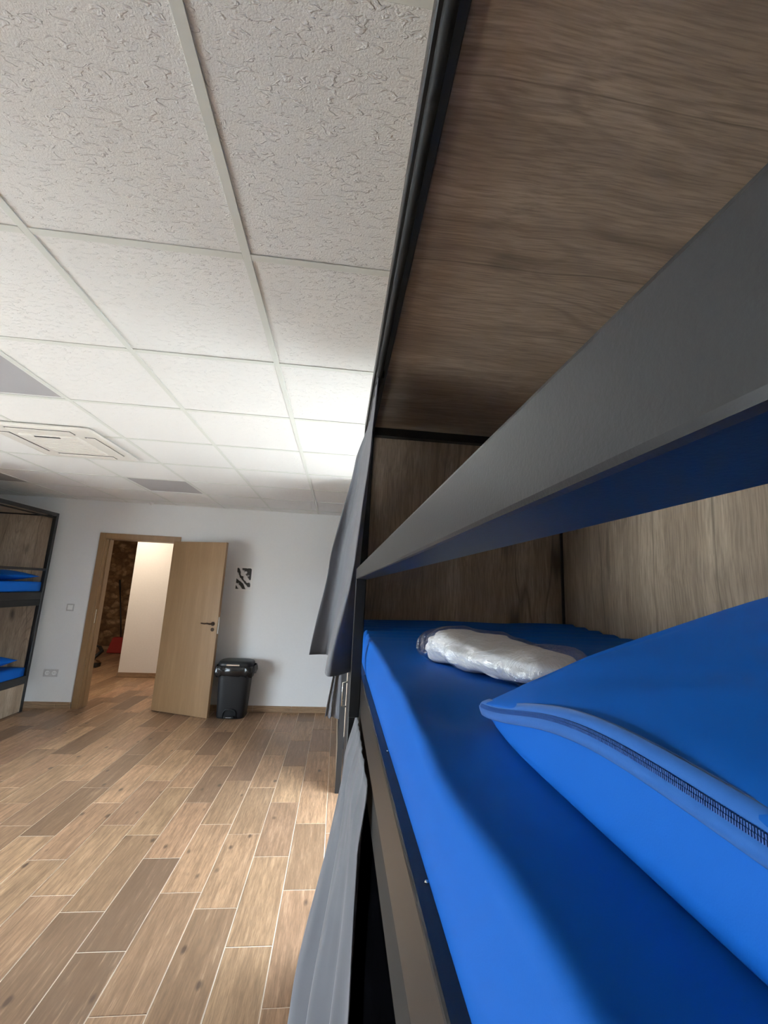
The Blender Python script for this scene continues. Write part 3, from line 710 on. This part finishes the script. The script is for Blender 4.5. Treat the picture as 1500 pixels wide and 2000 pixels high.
# --- mattresses
def mattress(ztop, detail):
    V, F = rounded_box((0.0856-BX, 0.055, -0.112), (X1-0.047-BX, BL-0.060, 0.0), 0.009, 44 if detail else 12, 130 if detail else 24, 8 if detail else 4, detail)
    if detail:
        for p in V:
            x, y = p.x+BX, p.y+BY
            top = sm(-0.05, -0.004, p.z)
            k = sm(1.02, 1.30, y)
            wv = math.sin(2*PI*(y/0.085+0.35*noise.noise(Vector((x*2, y*2, 0)))))
            p.z += top*k*(0.0100*wv*(0.6+0.5*noise.noise(Vector((x*1.5, y*4, 7))))+0.016*sm(1.3, 1.72, y)*sm(0.2, 0.95, x))
            p.z += top*0.004*noise.noise(Vector((x*4, y*3, 1)))
            # slack cover at the pillow's corner
            d = math.exp(-((x-0.135)/0.045)**2-((y-0.50)/0.07)**2)
            p.z -= top*0.020*d
            e = math.exp(-((x-0.10)/0.05)**2)
            p.z += top*e*0.006*math.sin(2*PI*(y-0.1)/0.34)*sm(0.75, 0.55, y)
            p.z -= top*e*0.006*sm(0.52, 0.30, y)
            # bulge of the front face, corner pleat
            if p.x < 0.02:
                s_ = sm(-0.112, -0.06, p.z)*sm(0.0, -0.05, p.z)
                p.x -= 0.006*s_*(1+0.6*noise.noise(Vector((y*3, p.z*6, 3))))
                p.x += 0.006*math.exp(-((y-1.235)/0.010)**2)*sm(-0.10, -0.02, p.z)
    me = bpy.data.meshes.new('mattress'); me.from_pydata([tuple(p) for p in V], [], F); me.update(); me.materials.append(M['blue'])
    for p in me.polygons: p.use_smooth = True
    return me
me_d = mattress(1.412, True); me_s = mattress(0.48, False)
def place_mattress(me, loc, rz, label):
    o = bpy.data.objects.new('mattress', me); C.objects.link(o); o.location = loc; o.rotation_euler = (0, 0, rz)
    return tag(o, label, 'mattress', 'blue mattresses of the bunks')
place_mattress(me_d, (BX, BY, 1.412), 0, 'blue covered upper mattress under the wrapped linen and the zipped pillow')
place_mattress(me_s, (BX, 3.49, 1.412), 0, 'blue covered upper mattress of the bunk hidden behind the grey curtain')
place_mattress(me_s, (BX, 3.49, 0.485), 0, 'blue covered lower mattress of the bunk hidden behind the grey curtain')
place_mattress(me_s, (-3.43, 5.38, 1.435), PI, 'blue covered upper mattress on the uncurtained bunk')
place_mattress(me_s, (-3.43, 5.38, 0.485), PI, 'blue covered lower mattress on the uncurtained bunk')

# --- the zipped pillow (close)
ZM = 1.412
PX0, PLX, PY0, PY1 = 0.152, 0.70, -0.06, 0.468
def p_edge(v):
    h = 0.045 if v < -0.3 else 0.045*(1-((v+0.3)/1.3)**2)
    return h+0.006
def p_base(u, v):
    y = (PY0+PY1)/2+(PY1-PY0)/2*v*(1-0.03*(1-u*u))
    x = PX0+PLX/2*(1+u)+0.010*max(0, v)**4*(1 if u < 0 else -1)*abs(u)**6-0.004*(1-v*v)*(1 if u < 0 else -1)*abs(u)**6
    return x, y
def p_top(u, v):
    x, y = p_base(u, v)
    e = p_edge(v)*abs(u)**1.5+0.040*(1-abs(u)**1.5)*(1-abs(v)**6)+0.004
    du = 1-abs(u); d = (du+0.0)**0.75
    dv = (1-abs(v)**5)**0.55
    wr = 0.004*noise.noise(Vector((x*9, y*9, 2)))+0.003*noise.noise(Vector((x*25+y*14, y*8, 4)))*sm(0.5, 0.0, du)
    # crease fanning from the far corner
    cr = -0.006*math.exp(-((y-0.395+0.35*(x-0.20))/0.010)**2)*sm(0.18, 0.21, x)*sm(0.33, 0.25, x)
    return Vector((x, y, ZM+e+0.128*d*dv+(wr+cr)*min(1, du*6)*min(1, (1-abs(v))*5)))
def p_bot(u, v):
    x, y = p_base(u, v)
    e = p_edge(v)*abs(u)**1.5+0.040*(1-abs(u)**1.5)*(1-abs(v)**6)+0.004
    du = 1-abs(u); k = (1-(1-min(1, du/0.07))**2)**0.5*(1-abs(v)**8)**0.5
    bul = -0.010*math.sin(PI*min(1, du/0.07))*(1 if u < 0 else -1)
    return Vector((x+bul*(1-v**4), y, max(ZM-0.001, ZM+e-(e+0.004)*k)))
pl = thing('pillow', (PX0+PLX/2, (PY0+PY1)/2, ZM), 'plump blue pillow with a zip along its end on the upper mattress', 'pillow', 'blue pillows')
NU, NV = 96, 80
def us(i):
    a = -math.cos(PI*i/NU); return a
us_ = [us(i) for i in range(NU+1)]; vs_ = [-math.cos(PI*j/NV) for j in range(NV+1)]
V = [p_top(u, v) for u in us_ for v in vs_]+[p_bot(u, v) for u in us_ for v in vs_]
F = []; W_ = NV+1; N0 = (NU+1)*W_
for i in range(NU):
    for j in range(NV):
        a = i*W_+j; F.append((a, a+W_, a+W_+1, a+1)); b = N0+a; F.append((b, b+1, b+W_+1, b+W_))
bm = bmesh.new(); bv = [bm.verts.new(p) for p in V]
for q in F: bm.faces.new([bv[i] for i in q])
bmesh.ops.remove_doubles(bm, verts=bm.verts, dist=0.0004)
es = [e for e in bm.edges if e.is_boundary]
if es: bmesh.ops.holes_fill(bm, edges=es, sides=0)
from_bm('cushion', bm, M['blue'], pl, True)
# zip: tape, coil of teeth, stitched edge
def zip_pt(v, wv, out):
    e = (p_top(-1, v)+p_bot(-1, v))/2
    wob = 0.004*math.sin(v*5.5+0.6)
    if wv >= 0: d = Vector((0.75*wv, 0, 0.78*wv))
    else: d = Vector((0.10*wv, 0, 1.0*wv))
    return e+d+Vector((-out, 0, wob))
tape = []; vv = [-0.80+1.79*i/160 for i in range(161)]
prof = [(-0.0082, 0.0006), (-0.0080, 0.0014), (-0.0026, 0.0020), (-0.0022, 0.0012), (0.0022, 0.0012), (0.0026, 0.0020), (0.0080, 0.0014), (0.0082, 0.0006)]
V, F = [], []
for v in vv:
    for wv, o_ in prof: V.append(zip_pt(v, wv*min(1, (1-v)*9+0.35), o_))
n = len(prof)
for i in range(len(vv)-1):
    for k in range(n-1): F.append((i*n+k, (i+1)*n+k, (i+1)*n+k+1, i*n+k+1))
zp = from_data('zip_tape', V, F, M['bluezip'], pl, True)
md = zp.modifiers.new('thickness', 'SOLIDIFY'); md.thickness = 0.0008
bm = bmesh.new()
y = 0.0; NC = 430
for i in range(NC):
    v = -0.78+1.74*i/NC
    for sgn in (-1, 1):
        p = zip_pt(v+(0.0019 if sgn > 0 else 0), sgn*0.0009, 0.0019)
        bm_box(bm, (p.x-0.0007, p.y-0.00032, p.z-0.0009), (p.x+0.0006, p.y+0.00032, p.z+0.0009))
o = from_bm('zip_teeth', bm, M['bluecoil'], pl); o['kind'] = 'stuff'
for wv in (-0.0088, 0.0088):
    tube('seam', [zip_pt(v, wv*min(1, (1-v)*9+0.35), 0.0006) for v in vv], 0.0006, M['bluecoil'], pl, 6)

# --- pillows on the left bunk
def pillow_simple(c, hx, hy, T_, rz, tilt, label):
    V, F = [], []; NU, NV = 28, 20
    for sgn in (1, -1):
        for i in range(NU+1):
            for j in range(NV+1):
                u = -math.cos(PI*i/NU); v = -math.cos(PI*j/NV)
                d = ((1-abs(u)**2.4)**0.6)*((1-abs(v)**2.4)**0.6)
                V.append((hx*u*(1-0.05*(1-v*v)), hy*v*(1-0.07*(1-u*u)), T_*0.5+sgn*T_*0.5*d))
    W2 = NV+1; N2 = (NU+1)*W2
    for i in range(NU):
        for j in range(NV):
            a = i*W2+j; F.append((a, a+W2, a+W2+1, a+1)); b = N2+a; F.append((b, b+1, b+W2+1, b+W2))
    bm = bmesh.new(); bv = [bm.verts.new(p) for p in V]
    for q in F: bm.faces.new([bv[i] for i in q])
    bmesh.ops.remove_doubles(bm, verts=bm.verts, dist=0.0005)
    o = from_bm('pillow', bm, M['blue'], None, True); o.location = c; o.rotation_euler = (tilt, 0, rz)
    return tag(o, label, 'pillow', 'blue pillows')
pillow_simple((-3.80, 5.06, 1.435), 0.34, 0.24, 0.12, 0.0, 0, 'blue pillow on the upper mattress of the uncurtained bunk')
pillow_simple((-3.83, 4.98, 0.487), 0.35, 0.26, 0.17, 0.0, 0, 'blue pillow on the lower mattress of the uncurtained bunk')

# --- wrapped linen
LC = Vector((0.262, 0.710, ZM+0.001))
ln = thing('wrapped_linen', LC, 'white folded bed linen sealed in a clear plastic bag on the blue mattress', 'bed linen')
AX = Vector((0.13, -0.40, 0)).normalized(); AY = Vector((AX.y, -AX.x, 0))*-1
def blob(scale, hl, hw, hh, lump, pinch):
    V, F = [], []; NA, NB = 64, 40
    for i in range(NA+1):
        for j in range(NB):
            t = -1+2*i/NA; a = 2*PI*j/NB
            w_ = (1-abs(t)**3.2)**0.55
            if pinch and t < -0.70: w_ *= 1-0.35*((-0.70-t)/0.30)
            c, s_ = math.cos(a), math.sin(a)
            yy = hw*w_*math.copysign(abs(c)**0.75, c); zz = hh*w_*math.copysign(abs(s_)**0.8, s_)
            waist = 1-0.22*math.exp(-((t-0.22)/0.16)**2)
            zz *= waist*(1.0-0.14*t)
            x = t*hl
            nn = noise.noise(Vector((x*16, yy*16, zz*22)))+0.5*noise.noise(Vector((x*38, yy*34, zz*40)))
            k = 1+lump*nn+(0 if pinch else 0.05*math.sin(zz*420+x*30))
            p = LC+AX*x+AY*yy*k+Vector((0, 0, max(0.0005, hh*0.92+zz*k)))
            V.append(p)
    for i in range(NA):
        for j in range(NB): F.append((i*NB+j, i*NB+(j+1) % NB, (i+1)*NB+(j+1) % NB, (i+1)*NB+j))
    return V, F
V, F = blob(1, 0.165, 0.068, 0.0285, 0.24, False)
from_data('folded_linen', V, F, M['linen'], ln, True)
V, F = blob(1, 0.215, 0.075, 0.0315, 0.20, True)
from_data('plastic_bag', V, F, M['film'], ln, True)

# ------------------------------------------------------------------ curtains
def cloth(name, cols, zt, zb, nrow, label, group, sub=8):
    """cols: list of (xprofile, yprofile); smooth curve through the columns at each height"""
    V, F = [], []
    nc = (len(cols)-1)*sub+1
    for r in range(nrow+1):
        t = r/nrow
        pts = [Vector((lerp_prof(cx, t), lerp_prof(cy, t), 0)) for cx, cy in cols]
        for c in range(nc):
            i = min(c//sub, len(cols)-2); k = (c-i*sub)/sub
            p0, p1, p2, p3 = pts[max(i-1, 0)], pts[i], pts[i+1], pts[min(i+2, len(pts)-1)]
            p = 0.5*((2*p1)+(p2-p0)*k+(2*p0-5*p1+4*p2-p3)*k*k+(3*p1-p0-3*p2+p3)*k**3)
            wv = 0.0025*noise.noise(Vector((c*0.35, t*6, len(cols))))
            zz = zb if r == nrow else None
            V.append((p.x+wv, p.y+wv, zt+(zb-zt)*t))
    for r in range(nrow):
        for c in range(nc-1): F.append((r*nc+c, r*nc+c+1, (r+1)*nc+c+1, (r+1)*nc+c))
    o = from_data(name, V, F, M['curtain'], None, True)
    md = o.modifiers.new('thickness', 'SOLIDIFY'); md.thickness = 0.0016
    return tag(o, label, 'curtain', group)
GC = 'grey privacy curtains of the bunks'
pc = lambda *a: list(a)
up_cols = [
 ([(0, .082), (.6, .066), (.66, .064), (1, .064)], [(0, 1.24), (1, 1.42)]),
 ([(0, .080), (.25, .070), (.62, .042), (1, -.020)], [(0, 1.20), (.6, 1.27), (1, 1.335)]),
 ([(0, .078), (.25, .064), (.62, .030), (1, -.022)], [(0, 1.34), (.6, 1.52), (1, 1.69)]),
 ([(0, .080), (.2, .050), (.62, -.002), (1, -.045)], [(0, 1.50), (.6, 1.66), (1, 1.735)]),
 ([(0, .078), (.16, .034), (.61, -.042), (1, -.098)], [(0, 1.58), (1, 1.72)]),
 ([(0, .080), (.3, .050), (1, -.015)], [(0, 1.66), (1, 1.80)]),
]
cloth('curtain', up_cols, 2.186, 1.273, 60, 'long grey curtain gathered at the end of the upper bed, hanging over its guard rail', GC, 10)
# lower curtain of the near bunk
lo = []
FOLD = [0.000, 0.006, -0.008, 0.022, 0.018, -0.018, -0.008, 0.026, -0.010, -0.022, 0.018, 0.006]
NW = len(FOLD)
for i, amp in enumerate(FOLD):
    s = i/(NW-1); y = 0.715+0.425*s
    out = 0.135*s**0.75
    small = 0.010 if i % 2 else -0.006
    lo.append(([(0, 0.065+small*0.12), (0.10, 0.056+small*0.5+amp*0.2-0.12*out), (0.6, 0.052+amp-0.62*out), (1, 0.048+amp*1.2-1.0*out)], [(0, y), (1, y-0.03*s)]))
cloth('curtain', lo, 1.228, 0.345, 60, 'long grey curtain hanging from the track below the upper bed beam', GC, 6)
nr = []  # added black sheet: paints the dark shade of the open lower bed
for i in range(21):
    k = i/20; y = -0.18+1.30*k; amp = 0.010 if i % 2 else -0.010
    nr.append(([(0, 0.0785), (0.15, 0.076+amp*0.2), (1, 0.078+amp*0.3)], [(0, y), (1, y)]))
o = cloth('curtain', nr, 1.170, 0.33, 24, 'black sheet added for the dark shade inside the lower bed behind the grey curtain', GC, 5)
o.data.materials.clear(); o.data.materials.append(M['bed_shade'])
# far bunk lower curtain: near edge bunched
fc = []
for i, (xa, xb_, yy) in enumerate(((0.069, 0.069, 3.54), (0.062, 0.045, 3.56), (0.058, 0.012, 3.60), (0.06, -0.006, 3.55), (0.056, -0.028, 3.62), (0.06, -0.042, 3.58), (0.058, -0.010, 3.72))):
    fc.append(([(0, xa), (1, xb_)], [(0, yy), (1, yy)]))
cloth('curtain', fc, 1.215, 0.51, 24, 'short grey curtain bunched on the lower bed of the bunk against the end wall', GC, 6)

# --- locker at the foot of the near bunk
lk = thing('locker', (0.33, 1.98, 0), 'narrow grey locker with steel handles behind the bunk post', 'locker')
box('carcass', (0.085, 1.800, 0.0), (0.56, 2.10, 1.20), M['locker'], lk, 0.003)
for z0, z1 in ((0.03, 0.595), (0.605, 1.18)):
    d = box('door', (0.070, 1.805, z0), (0.085, 2.095, z1), M['locker'], lk, 0.002)
    tube('handle', [(0.070, 2.075, z1-0.08), (0.050, 2.075, z1-0.083), (0.050, 2.075, z1-0.185), (0.070, 2.075, z1-0.188)], 0.004, M['chrome'], d, 8)
